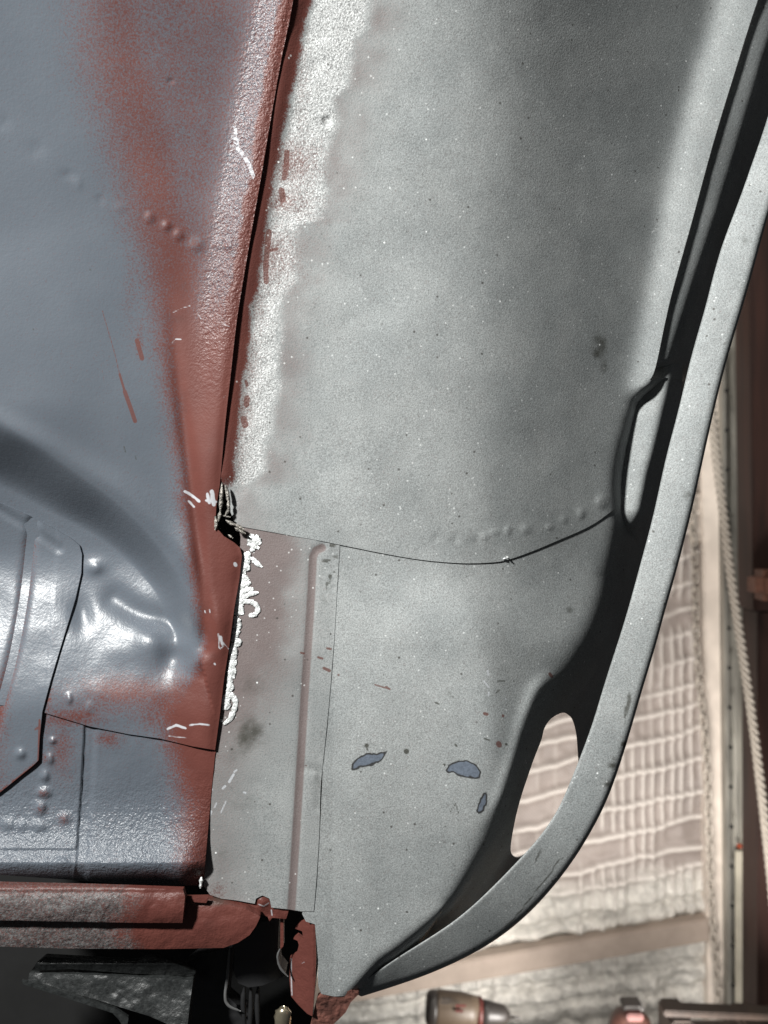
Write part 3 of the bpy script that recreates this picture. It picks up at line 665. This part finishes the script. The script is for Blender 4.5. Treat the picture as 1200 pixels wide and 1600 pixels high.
rust = sheet('rusty_arch_end', car, [(488, 1592), (496, 1560), (502, 1556), (525, 1558), (548, 1547), (562, 1552), (548, 1566), (540, 1582), (528, 1594), (515, 1606), (480, 1625)],
             lambda x, y: 4 + .5 * (x - 490) * 0 + 3 * fbm(x, y, 16, 99) + .25 * (y - 1555), M_RUST, None, step=1.5, thick=14)
# black brackets and suspension parts low at left
arm = sheet('suspension_arm', car, [(46, 1520), (110, 1522), (200, 1526), (302, 1531), (299, 1550), (296, 1575), (292, 1612), (275, 1606), (234, 1588), (150, 1562), (44, 1531)], lambda x, y: 40 - .25 * (y - 1520) + 5 * fbm(x, y, 30, 101), M_DARKMET, None, thick=30)
af = sheet('arm_flange', arm, [(54, 1508), (69, 1495), (140, 1499), (214, 1502), (234, 1494), (268, 1502), (306, 1520), (302, 1526), (200, 1521), (110, 1514), (56, 1517)], lambda x, y: 30 + .8 * np.abs(y - 1506) + 3 * fbm(x, y, 20, 102), M_DARKMET, None, thick=10)
al = sheet('arm_edge', arm, [(34, 1532), (60, 1538), (120, 1557), (180, 1576), (201, 1590), (197, 1612), (186, 1594), (176, 1583), (36, 1538)], 26, M_DARKMET, None, thick=5)
sheet('mounting_box', car, [(286, 1510), (305, 1496), (350, 1482), (362, 1484), (356, 1558), (372, 1572), (392, 1586), (385, 1625), (290, 1625), (298, 1560), (302, 1528)], lambda x, y: 105 + 4 * fbm(x, y, 30, 103), M_RUBBER, None, thick=30)
blob_tube('edge_rod', car, [([(359, 1482), (358, 1500), (355, 1530), (352, 1558), (358, 1572), (376, 1580)], 2.6)], M_GREYROD, B0=80, wob=.05, flat=1)
def B_bush(x, y): return 78 - 22 * np.sqrt(np.clip(1 - ((x - 402) / 44) ** 2, 0, 1)) + 10 * ss(1500, 1540, y)
bush = sheet('rubber_bush', car, [(366, 1475), (392, 1462), (408, 1440), (436, 1436), (434, 1490), (436, 1512), (446, 1524), (430, 1532), (410, 1540), (388, 1543), (372, 1536), (366, 1520)], B_bush, M_RUBBER, None, thick=40)
blob_tube('cable_bundle', car, [([(382, 1540), (380, 1570), (384, 1620)], 4), ([(392, 1542), (392, 1575), (390, 1620)], 4), ([(404, 1540), (402, 1570), (404, 1620)], 4)], M_RUBBER, B0=90, wob=.05, flat=1)
blt = blob_tube('zinc_bolt', car, [([(445, 1572), (442, 1590), (438, 1625)], 13)], M_BOLT, B0=70, wob=.0, flat=1)
# filler and welds
SIL = [([(388, 836), (394, 842), (402, 846), (407, 850)], 5.2), ([(398, 836), (404, 842)], 4.0), ([(386, 848), (396, 852), (405, 857)], 4.4), ([(390, 860), (398, 858)], 4.0), ([(380, 872), (386, 868), (390, 862)], 4.5), ([(378, 880), (386, 874), (395, 872)], 3.2),
       ([(393, 870), (399, 878), (410, 886)], 3.4), ([(379, 888), (377, 880)], 4), ([(376, 906), (382, 903), (388, 908)], 5), ([(374, 918), (382, 914), (392, 910)], 4.6), ([(376, 926), (384, 922), (396, 920)], 4), ([(374, 934), (384, 932), (392, 928), (404, 926)], 3.2),
       ([(372, 940), (386, 940), (396, 942), (403, 950), (399, 960), (388, 962)], 3.4), ([(376, 946), (377, 956), (380, 960)], 4.2), ([(369, 962), (371, 975), (372, 985)], 5.0), ([(366, 985), (369, 992)], 4), ([(366, 998), (372, 1004), (370, 1010)], 5.2),
       ([(364, 1008), (364, 1022), (363, 1035)], 6.2), ([(361, 1030), (362, 1045), (360, 1058)], 6.0), ([(357, 1055), (360, 1062)], 5.5), ([(355, 1068), (360, 1072), (360, 1080)], 5.6), ([(353, 1084), (352, 1095), (350, 1104)], 5.0), ([(356, 1082), (364, 1088), (368, 1098), (365, 1112), (359, 1124), (349, 1132)], 3.4),
       ([(344, 1124), (347, 1128)], 2.6), ([(366, 1040), (365, 1060)], 4.0)]
def B_sil(x, y): return B_strip(x, y)
_rs = random.Random(12)
base_ = [(379, 872), (377, 890), (374, 912), (371, 932), (369, 955), (367, 985), (364, 1010), (361, 1035), (358, 1060), (355, 1085), (350, 1108)]
for (bx_, by_) in cr(base_, 6):
    w_ = 7 * (1.6 if by_ < 950 else .8)
    SIL.append(([(bx_ - 3, by_), (bx_ + _rs.uniform(1, w_), by_ + _rs.uniform(-3, 3)), (bx_ + _rs.uniform(2, w_), by_ + _rs.uniform(-4, 5))], _rs.uniform(2.6, 4.6)))
blob_tube('seam_filler', car, [(p_, r_ * 1.25) for p_, r_ in SIL], M_SILVER, flat=.10, wob=.22, bfn=B_sil)['label'] = 'bright silver filler smeared down the torn seam'
WLD = [([(347, 754), (346, 775), (344, 800), (341, 815)], 2.6), ([(352, 757), (356, 775), (357, 795), (352, 806)], 2.2), ([(336, 806), (338, 818), (336, 828)], 2.4), ([(352, 812), (362, 818), (372, 822), (382, 828)], 2.6), ([(366, 824), (376, 830), (384, 834)], 2.4), ([(356, 835), (364, 841)], 2), ([(348, 806), (360, 808)], 2)]
blob_tube('weld_bead', car, WLD, M_WELD, B0=-9, flat=.9, wob=.5, seed=8)
for k, (pts_, r_) in enumerate([([(359, 817), (361, 819)], 2.2), ([(378, 826), (381, 828)], 2.2), ([(792, 872), (794, 870)], 3), ([(786, 874), (790, 872)], 1.8), ([(313, 1388), (314, 1380), (315, 1370)], 3.0)]):
    blob_tube('weld_spatter', car, [(pts_, r_)], M_SILVER, B0=-6 if k != 2 and k != 3 else 26, flat=1, wob=.3, seed=5 + k)

# ------------------------------------------------------------------ BACKGROUND: garage
DB = 2.45; PXB = DB / F
m, nt, b = mat_new('quilted_insulation'); g = G(nt)
foil = g.attr('foil'); th = g.attr('thread')
weave = nt.nodes.new('ShaderNodeTexWave'); nt.links.new(g.stretch((1, 1, 1)), weave.inputs[0]); weave.inputs['Scale'].default_value = 60; weave.bands_direction = 'DIAGONAL'
c0 = g.scale((.25, .215, .195), g.mr(weave.outputs['Fac'], 0, 1, .92, 1.06)); c0 = g.scale(c0, g.mr(g.noise(5, 3), .3, .7, .78, 1.12))
c1 = g.scale((.66, .64, .59), g.mr(g.noise(30, 4, .7), .3, .7, .7, 1.15))
cc = g.mix(foil, c0, c1); cc = g.mix(g.math('MULTIPLY', th, .8), cc, (.66, .62, .575)); nt.links.new(cc, b.inputs['Base Color'])
nt.links.new(g.mixf(foil, .6, .42), b.inputs['Roughness']); nt.links.new(g.mixf(foil, 0.0, .25), b.inputs['Metallic'])
nt.links.new(g.bump(g.noise(60, 4, .7), g.mixf(foil, .2, .9), .012), b.inputs['Normal']); M_QUILT = m
m, nt, b = mat_new('cream_board'); g = G(nt); nt.links.new(g.scale((.66, .59, .52), g.mr(g.noise(12, 3), .3, .7, .88, 1.1)), b.inputs['Base Color']); b.inputs['Roughness'].default_value = .6; M_CREAM = m; b.inputs['Specular IOR Level'].default_value = .4
M_GALV = simple('galvanised_track', (.30, .29, .26), .40, .5, nscale=8, var=.5, bump=.1, stretch=(3, 3, .4))
M_BROWN = simple('dark_brown_timber', (.024, .009, .006), .55, nscale=9, var=.5, bump=.2, stretch=(4, 4, .3))
M_BEAM = simple('taupe_beam', (.34, .28, .235), .6, nscale=20, var=.1)

HL = []       # horizontal threads: (points)
rs = random.Random(4)
def hy(y0, x):  # slope eases towards the bottom
    return y0 - (x - 1040) * -0.0
ylist = [805, 840, 880, 922, 963, 1000, 1040, 1080, 1112, 1150, 1196, 1245, 1285, 1330, 1362]
def line_h(y0, x): 
    sl = np.interp(y0, [800, 1000, 1250, 1400, 1600], [.34, .30, .22, .20, .10]); return y0 - sl * (x - 1040) + 7 * nz(x, x * 0 + y0, 38, 130 + int(y0) % 7) + 3 * nz(x, x * 0 + y0, 14, 140)
VX = [655, 690, 722, 748, 772, 808, 840, 868, 906, 925, 941, 958, 973, 988, 1004, 1018, 1034, 1050, 1064, 1080, 1096]
def quilt(x, y):
    n = len(x); th_ = np.zeros(n); z = np.zeros(n)
    z += .010 * fbm(x, y, 26, 190, 3)
    for k, y0 in enumerate(ylist):
        d_ = np.abs(y - line_h(y0, x)); br = ss(-.45, -.2, nz(x, x * 0 + k * 9.3, 50, 150)); th_ = np.maximum(th_, gs(d_, 3.6) * br); z += -.014 * gs(d_, 6) * br
    for k, x0 in enumerate(VX):
        d_ = np.abs(x - (x0 + 3 * nz(y, y * 0 + x0, 60, 160))); br = ss(-.22, .02, nz(y, y * 0 + k * 13, 60, 161)) * ss(690, 760, y) * (.25 if 790 < x0 < 900 else 1)
        th_ = np.maximum(th_, .9 * gs(d_, 2.5) * br); z += -.009 * gs(d_, 3) * br
    f = ss(1350, 1400, y + .12 * (x - 1000) + 30 * fbm(x, y, 60, 170))
    for k, y0 in enumerate([1408, 1436, 1508, 1545, 1580, 1630]):
        d_ = np.abs(y - line_h(y0, x)); z += .014 * gs(d_, 4.5) + -.006 * gs(d_ - 12, 9)
    z += f * (.028 * nz(x, y * .35, 20, 180) * .5 + .030 * nz(x * .8, y, 22, 181) * .5) + .012 * fbm(x, y, 120, 182)
    return z, th_ * (1 - .5 * f), f
def grid_sheet(name, x0, x1, y0, y1, fn, mat, parent, depth, step=3, wd=None):
    X, Y = np.meshgrid(np.arange(x0, x1 + step, step), np.arange(y0, y1 + step, step)); x = X.ravel().astype(float); y = Y.ravel().astype(float)
    z, t, f = fn(x, y); D = depth + z
    co = np.stack([(x - 600) / F * depth, D, CAMZ - (y - 800) / F * depth], 1)
    h, w2 = X.shape; i = np.arange(h * w2).reshape(h, w2)
    fs = np.stack([i[:-1, :-1].ravel(), i[1:, :-1].ravel(), i[1:, 1:].ravel(), i[:-1, 1:].ravel()], 1)
    me = bpy.data.meshes.new(name); me.from_pydata(co.tolist(), [], fs.tolist()); me.update()
    for k, v in (('thread', t), ('foil', f)):
        a_ = me.attributes.new(k, 'FLOAT', 'POINT'); a_.data.foreach_set('value', v.astype(np.float32))
    o = link(name, me, mat, parent); return o
def box(name, x0, x1, y0, y1, dn, th_, mat, parent=None, bev=.004, slope=0.0, topdx=0.0):
    """box with its front at depth dn, edges given in photo pixels; topdx shifts the top sideways"""
    import bmesh
    bm = bmesh.new(); vs = []
    for dep in (dn, dn + th_):
        for (x, y) in ((x0 + topdx, y0), (x1 + topdx, y0 - slope), (x1, y1 - slope), (x0, y1)):
            p = P(x, y, dn); vs.append(bm.verts.new((p[0], dep, p[2])))
    for q in ((0, 3, 2, 1), (4, 5, 6, 7), (0, 1, 5, 4), (1, 2, 6, 5), (2, 3, 7, 6), (3, 0, 4, 7)): bm.faces.new([vs[k] for k in q])
    bmesh.ops.recalc_face_normals(bm, faces=bm.faces)
    if bev: bmesh.ops.bevel(bm, geom=bm.edges[:], offset=bev, segments=2, affect='EDGES')
    me = bpy.data.meshes.new(name); bm.to_mesh(me); bm.free(); return link(name, me, mat, parent, smooth=False)

door = empty('garage_door', (0, 0, 0), 'garage door lined with quilted foil insulation behind the wheel arch', 'garage door')
grid_sheet('insulation_panel', 380, 1112, 560, 1800, quilt, M_QUILT, door, DB)
box('door_rail', 380, 1112, 1560, 1596, DB - .045, .05, M_BEAM, door, slope=125)
box('door_frame_strip', 1110, 1142, 380, 1800, DB - .04, .07, M_CREAM, door, topdx=-18)
box('cream_board', 1052, 1110, 560, 1800, DB + .02, .02, M_CREAM, door)
bd = box('patch_board', 1080, 1112, 775, 850, DB - .03, .02, M_CREAM, door, slope=10)
trk = empty('door_track', (0, 0, 0), 'tall galvanised steel track upright beside the garage door', 'door track')
box('track_web', 1140, 1178, 300, 1800, DB - .02, .03, M_GALV, trk, topdx=-14)
box('track_flange', 1140, 1147, 300, 1800, DB - .075, .05, M_GALV, trk, topdx=-14)
box('track_flange', 1171, 1179, 300, 1800, DB - .075, .05, M_GALV, trk, topdx=-14)
M_PLATE = simple('pale_steel', (.62, .58, .48), .4, .3, nscale=8, var=.2)
box('splice_plate', 1150, 1170, 1330, 1640, DB - .05, .01, M_PLATE, trk, bev=.002)
def bolt_head(px, py, dep, r, mat, parent, name='bolt'):
    import bmesh
    bm = bmesh.new(); bmesh.ops.create_cone(bm, cap_ends=True, segments=8, radius1=r, radius2=r * .7, depth=r)
    me = bpy.data.meshes.new(name); bm.to_mesh(me); bm.free(); o = link(name, me, mat, parent, smooth=False)
    o.location = P(px, py, dep); o.rotation_euler = (math.radians(90), 0, 0); return o
b0 = None
for k in range(16):
    yy = 610 + k * 62
    bolt_head(1135 + (yy - 560) / 1240 * 14, yy, DB - .078, .006, M_BLACK, trk)
M_RED = simple('orange_red_plastic', (.35, .07, .03), .4)
bolt_head(1156, 1322, DB - .055, .008, M_RED, trk, 'red_bolt')
post = empty('timber_post', (0, 0, 0), 'dark brown timber post at the far right edge beside the track', 'post')
box('post_face', 1178, 1290, -200, 955, DB - .25, .1, M_BROWN, post, topdx=-14)
box('post_base', 1184, 1290, 955, 1800, DB - .22, .1, M_BROWN, post)
box('post_bracket', 1186, 1290, 892, 940, DB - .34, .09, simple('brown_block', (.10, .045, .03), .5), post, bev=.02)
wall = box('back_wall', -900, 2100, -900, 2600, DB + .12, .1, simple('garage_wall', (.10, .075, .06), .8), None); wall['kind'] = 'structure'
# chains
def link_mesh():
    V = []; Fs = []; n = 20; mm = 7; R = .0085; r = .0032; Lh = .0085
    for i in range(n):
        a_ = 2 * math.pi * i / n; cx_ = math.cos(a_) * R; cz = math.sin(a_) * R + (Lh if math.sin(a_) > 0 else -Lh) * min(1, abs(math.sin(a_)) * 3)
        for j in range(mm):
            t = 2 * math.pi * j / mm; V.append((cx_ + math.cos(a_) * r * math.cos(t), r * math.sin(t), cz + math.sin(a_) * r * math.cos(t)))
    for i in range(n):
        for j in range(mm):
            Fs.append((i * mm + j, ((i + 1) % n) * mm + j, ((i + 1) % n) * mm + (j + 1) % mm, i * mm + (j + 1) % mm))
    me = bpy.data.meshes.new('link'); me.from_pydata(V, [], Fs); me.update(); me.polygons.foreach_set('use_smooth', [True] * len(Fs)); return me
M_CHAIN = simple('zinc_chain', (.42, .38, .33), .5, .4, nscale=60, var=.3)
LM = link_mesh(); LM.materials.append(M_CHAIN)
def chain(label, pts, dep, s=1.0, tw=.9):
    t0 = empty('pull_chain', (0, 0, 0), label, 'chain')
    L = cr(pts, 12); s3 = np.array([P(p[0], p[1], dep) for p in L]); cum = np.concatenate([[0], np.cumsum(np.linalg.norm(np.diff(s3, axis=0), axis=1))])
    pitch = .0255 * s; k = 0; t = 0
    while t < cum[-1] and k < 100:
        p = Vector([np.interp(t, cum, s3[:, c]) for c in range(3)]); q = Vector([np.interp(t + pitch, cum, s3[:, c]) for c in range(3)])
        o = bpy.data.objects.new('link', LM); COL.objects.link(o); o.parent = t0
        dirv = (p - q).normalized(); rot = dirv.to_track_quat('Z', 'Y').to_matrix().to_4x4()
        o.matrix_local = Matrix.Translation(p) @ rot @ Matrix.Rotation(math.radians(45 + 90 * (k % 2)) + .15 * math.sin(k), 4, 'Z') @ Matrix.Scale(s, 4)
        t += pitch; k += 1
    return t0
chain('thin steel chain hanging in front of the quilted insulation', [(1062, 560), (1072, 690), (1080, 800), (1086, 900), (1088, 1000), (1096, 1100), (1104, 1180), (1108, 1300), (1112, 1420), (1122, 1560), (1126, 1660)], DB - .12, 1.0)
def rope(label, pts, dep, R=.0062, r=.0058, pitch=.058):
    L = cr(pts, 20); s3 = np.array([P(p[0], p[1], dep) for p in L]); cum = np.concatenate([[0], np.cumsum(np.linalg.norm(np.diff(s3, axis=0), axis=1))])
    n = int(cum[-1] / .004); V = []; Fs = []; ring = 7
    for st_i in range(3):
        b0_ = len(V)
        for i in range(n):
            t = i * .004; p = np.array([np.interp(t, cum, s3[:, c]) for c in range(3)]); a_ = 2 * math.pi * (t / pitch + st_i / 3)
            c_ = p + np.array([math.cos(a_) * R, math.sin(a_) * R, 0])
            for k in range(ring):
                q = 2 * math.pi * k / ring; V.append(tuple(c_ + np.array([math.cos(q) * r, math.sin(q) * r, 0])))
        for i in range(n - 1):
            for k in range(ring):
                A = b0_ + i * ring + k; B_ = b0_ + i * ring + (k + 1) % ring; Fs.append((A, B_, B_ + ring, A + ring))
    me = bpy.data.meshes.new('pull_rope'); me.from_pydata(V, [], Fs); me.update()
    o = link('pull_rope', me, simple('pale_rope', (.40, .36, .31), .6, nscale=300, var=.35, bump=.6), None); tag(o, label, 'rope'); return o
rope('pale twisted rope slanting down in front of the galvanised track', [(1100, 480), (1116, 680), (1130, 800), (1142, 900), (1157, 1000), (1172, 1100), (1184, 1190), (1196, 1290), (1208, 1400), (1222, 1550)], DB - .36)

# drill on the bench
M_OLIVE = simple('taupe_plastic', (.075, .055, .038), .5, nscale=20, var=.12); M_BLK = simple('black_plastic', (.025, .022, .02), .45); M_TOOLRED = simple('red_plastic', (.07, .014, .010), .5)
def lathe(name, prof, mat, parent, px, py, dep, axis='X', seg=28, sy=1.0):
    """profile [(along, radius)] in metres, revolved about the X axis"""
    V = []; Fs = []
    for (a_, r) in prof:
        for k in range(seg):
            t = 2 * math.pi * k / seg
            V.append((a_, r * math.cos(t) * sy, r * math.sin(t)) if axis == 'X' else (r * math.cos(t), r * math.sin(t), a_))
    for i in range(len(prof) - 1):
        for k in range(seg): Fs.append((i * seg + k, i * seg + (k + 1) % seg, (i + 1) * seg + (k + 1) % seg, (i + 1) * seg + k))
    Fs.append(tuple(range(seg))[::-1]); Fs.append(tuple((len(prof) - 1) * seg + k for k in range(seg)))
    me = bpy.data.meshes.new(name); me.from_pydata(V, [], Fs); me.update(); o = link(name, me, mat, parent)
    o.location = P(px, py, dep); return o
DD = 1.9; U = DD / F
drill = empty('cordless_drill', (0, 0, 0), 'taupe and black cordless drill with red trim standing on its battery', 'drill')
tilt = math.radians(5)
parts = [lathe('rear_cap', [(-1 * U, 20 * U), (2 * U, 24 * U), (10 * U, 26 * U), (14 * U, 25.5 * U)], M_BLK, drill, 667, 1574, DD),
         lathe('motor_housing', [(0, 25 * U), (4 * U, 26.5 * U), (40 * U, 26 * U), (52 * U, 24 * U), (66 * U, 22 * U)], M_OLIVE, drill, 680, 1575, DD),
         lathe('trim_ring', [(0, 22.5 * U), (5 * U, 23.5 * U), (8 * U, 22 * U)], M_TOOLRED, drill, 744, 1582, DD),
         lathe('chuck', [(0, 20 * U), (12 * U, 19 * U), (20 * U, 17 * U), (36 * U, 15 * U), (42 * U, 9 * U), (46 * U, 5 * U)], M_BLK, drill, 751, 1583, DD),
         lathe('drill_bit', [(0, 2.2 * U), (16 * U, 2 * U), (18 * U, .8 * U)], M_BLK, drill, 795, 1589, DD)]
for p_ in parts: p_.rotation_euler = (0, tilt, 0)
for k, (u0, u1, v0, v1) in enumerate([(712, 728, 1570, 1574), (712, 724, 1578, 1582), (690, 704, 1560, 1562), (690, 702, 1566, 1568)]):
    box('label_stripe', u0, u1, v0, v1, DD - 27.4 * U, .002, M_TOOLRED if k < 2 else M_BLK, drill, bev=0)
box('handle', 700, 734, 1592, 1690, DD - 14 * U, 28 * U, M_BLK, drill, bev=.008, topdx=6)
box('handle_grip', 716, 738, 1593, 1612, DD - 16 * U, 30 * U, M_TOOLRED, drill, bev=.006)
box('battery', 680, 760, 1690, 1730, DD - 26 * U, 52 * U, M_BLK, drill, bev=.008)
tool = empty('power_tool', (0, 0, 0), 'rounded red power tool with a black top in the middle of the bottom edge', 'power tool')
o = lathe('tool_body', [(-30 * U, 34 * U), (-8 * U, 33 * U), (2 * U, 30 * U), (10 * U, 24 * U), (16 * U, 12 * U), (17 * U, 3 * U)], simple('brown_red_shell', (.045, .020, .015), .45), tool, 985, 1594, DD, axis='Z')
lathe('tool_base', [(-134 * U, 30 * U), (-120 * U, 32 * U), (-32 * U, 30 * U)], M_BLK, tool, 985, 1596, DD, axis='Z')
box('tool_top', 976, 1006, 1574, 1583, DD - 20 * U, 30 * U, M_BLK, tool, bev=.003)
box('red_badge', 980, 1006, 1586, 1598, DD - 33.6 * U, .02, simple('dull_red', (.07, .016, .012), .5), tool, bev=.003)
bench = box('workbench', 500, 1400, 1811, 1850, DD - .15, .32, simple('bench_wood', (.20, .13, .08), .7), None); tag(bench, 'wooden workbench top under the tools below the wheel arch', 'workbench')
st = empty('steel_stand', (0, 0, 0), 'dark brown steel stand with a wide flanged top beside the red tool', 'stand')
M_STD = simple('dark_rusty_steel', (.022, .014, .010), .55, .1, nscale=30, var=.4)
box('top_plate', 1038, 1260, 1580, 1590, DD - .05, .04, M_STD, st, bev=.003, slope=-9)
box('leg', 1050, 1086, 1598, 1730, DD - .04, .1, M_STD, st, bev=.006)
box('leg', 1166, 1204, 1606, 1730, DD - .04, .1, M_STD, st, bev=.006)
box('cross_bar', 1088, 1164, 1610, 1620, DD - .02, .04, M_STD, st, bev=.003)
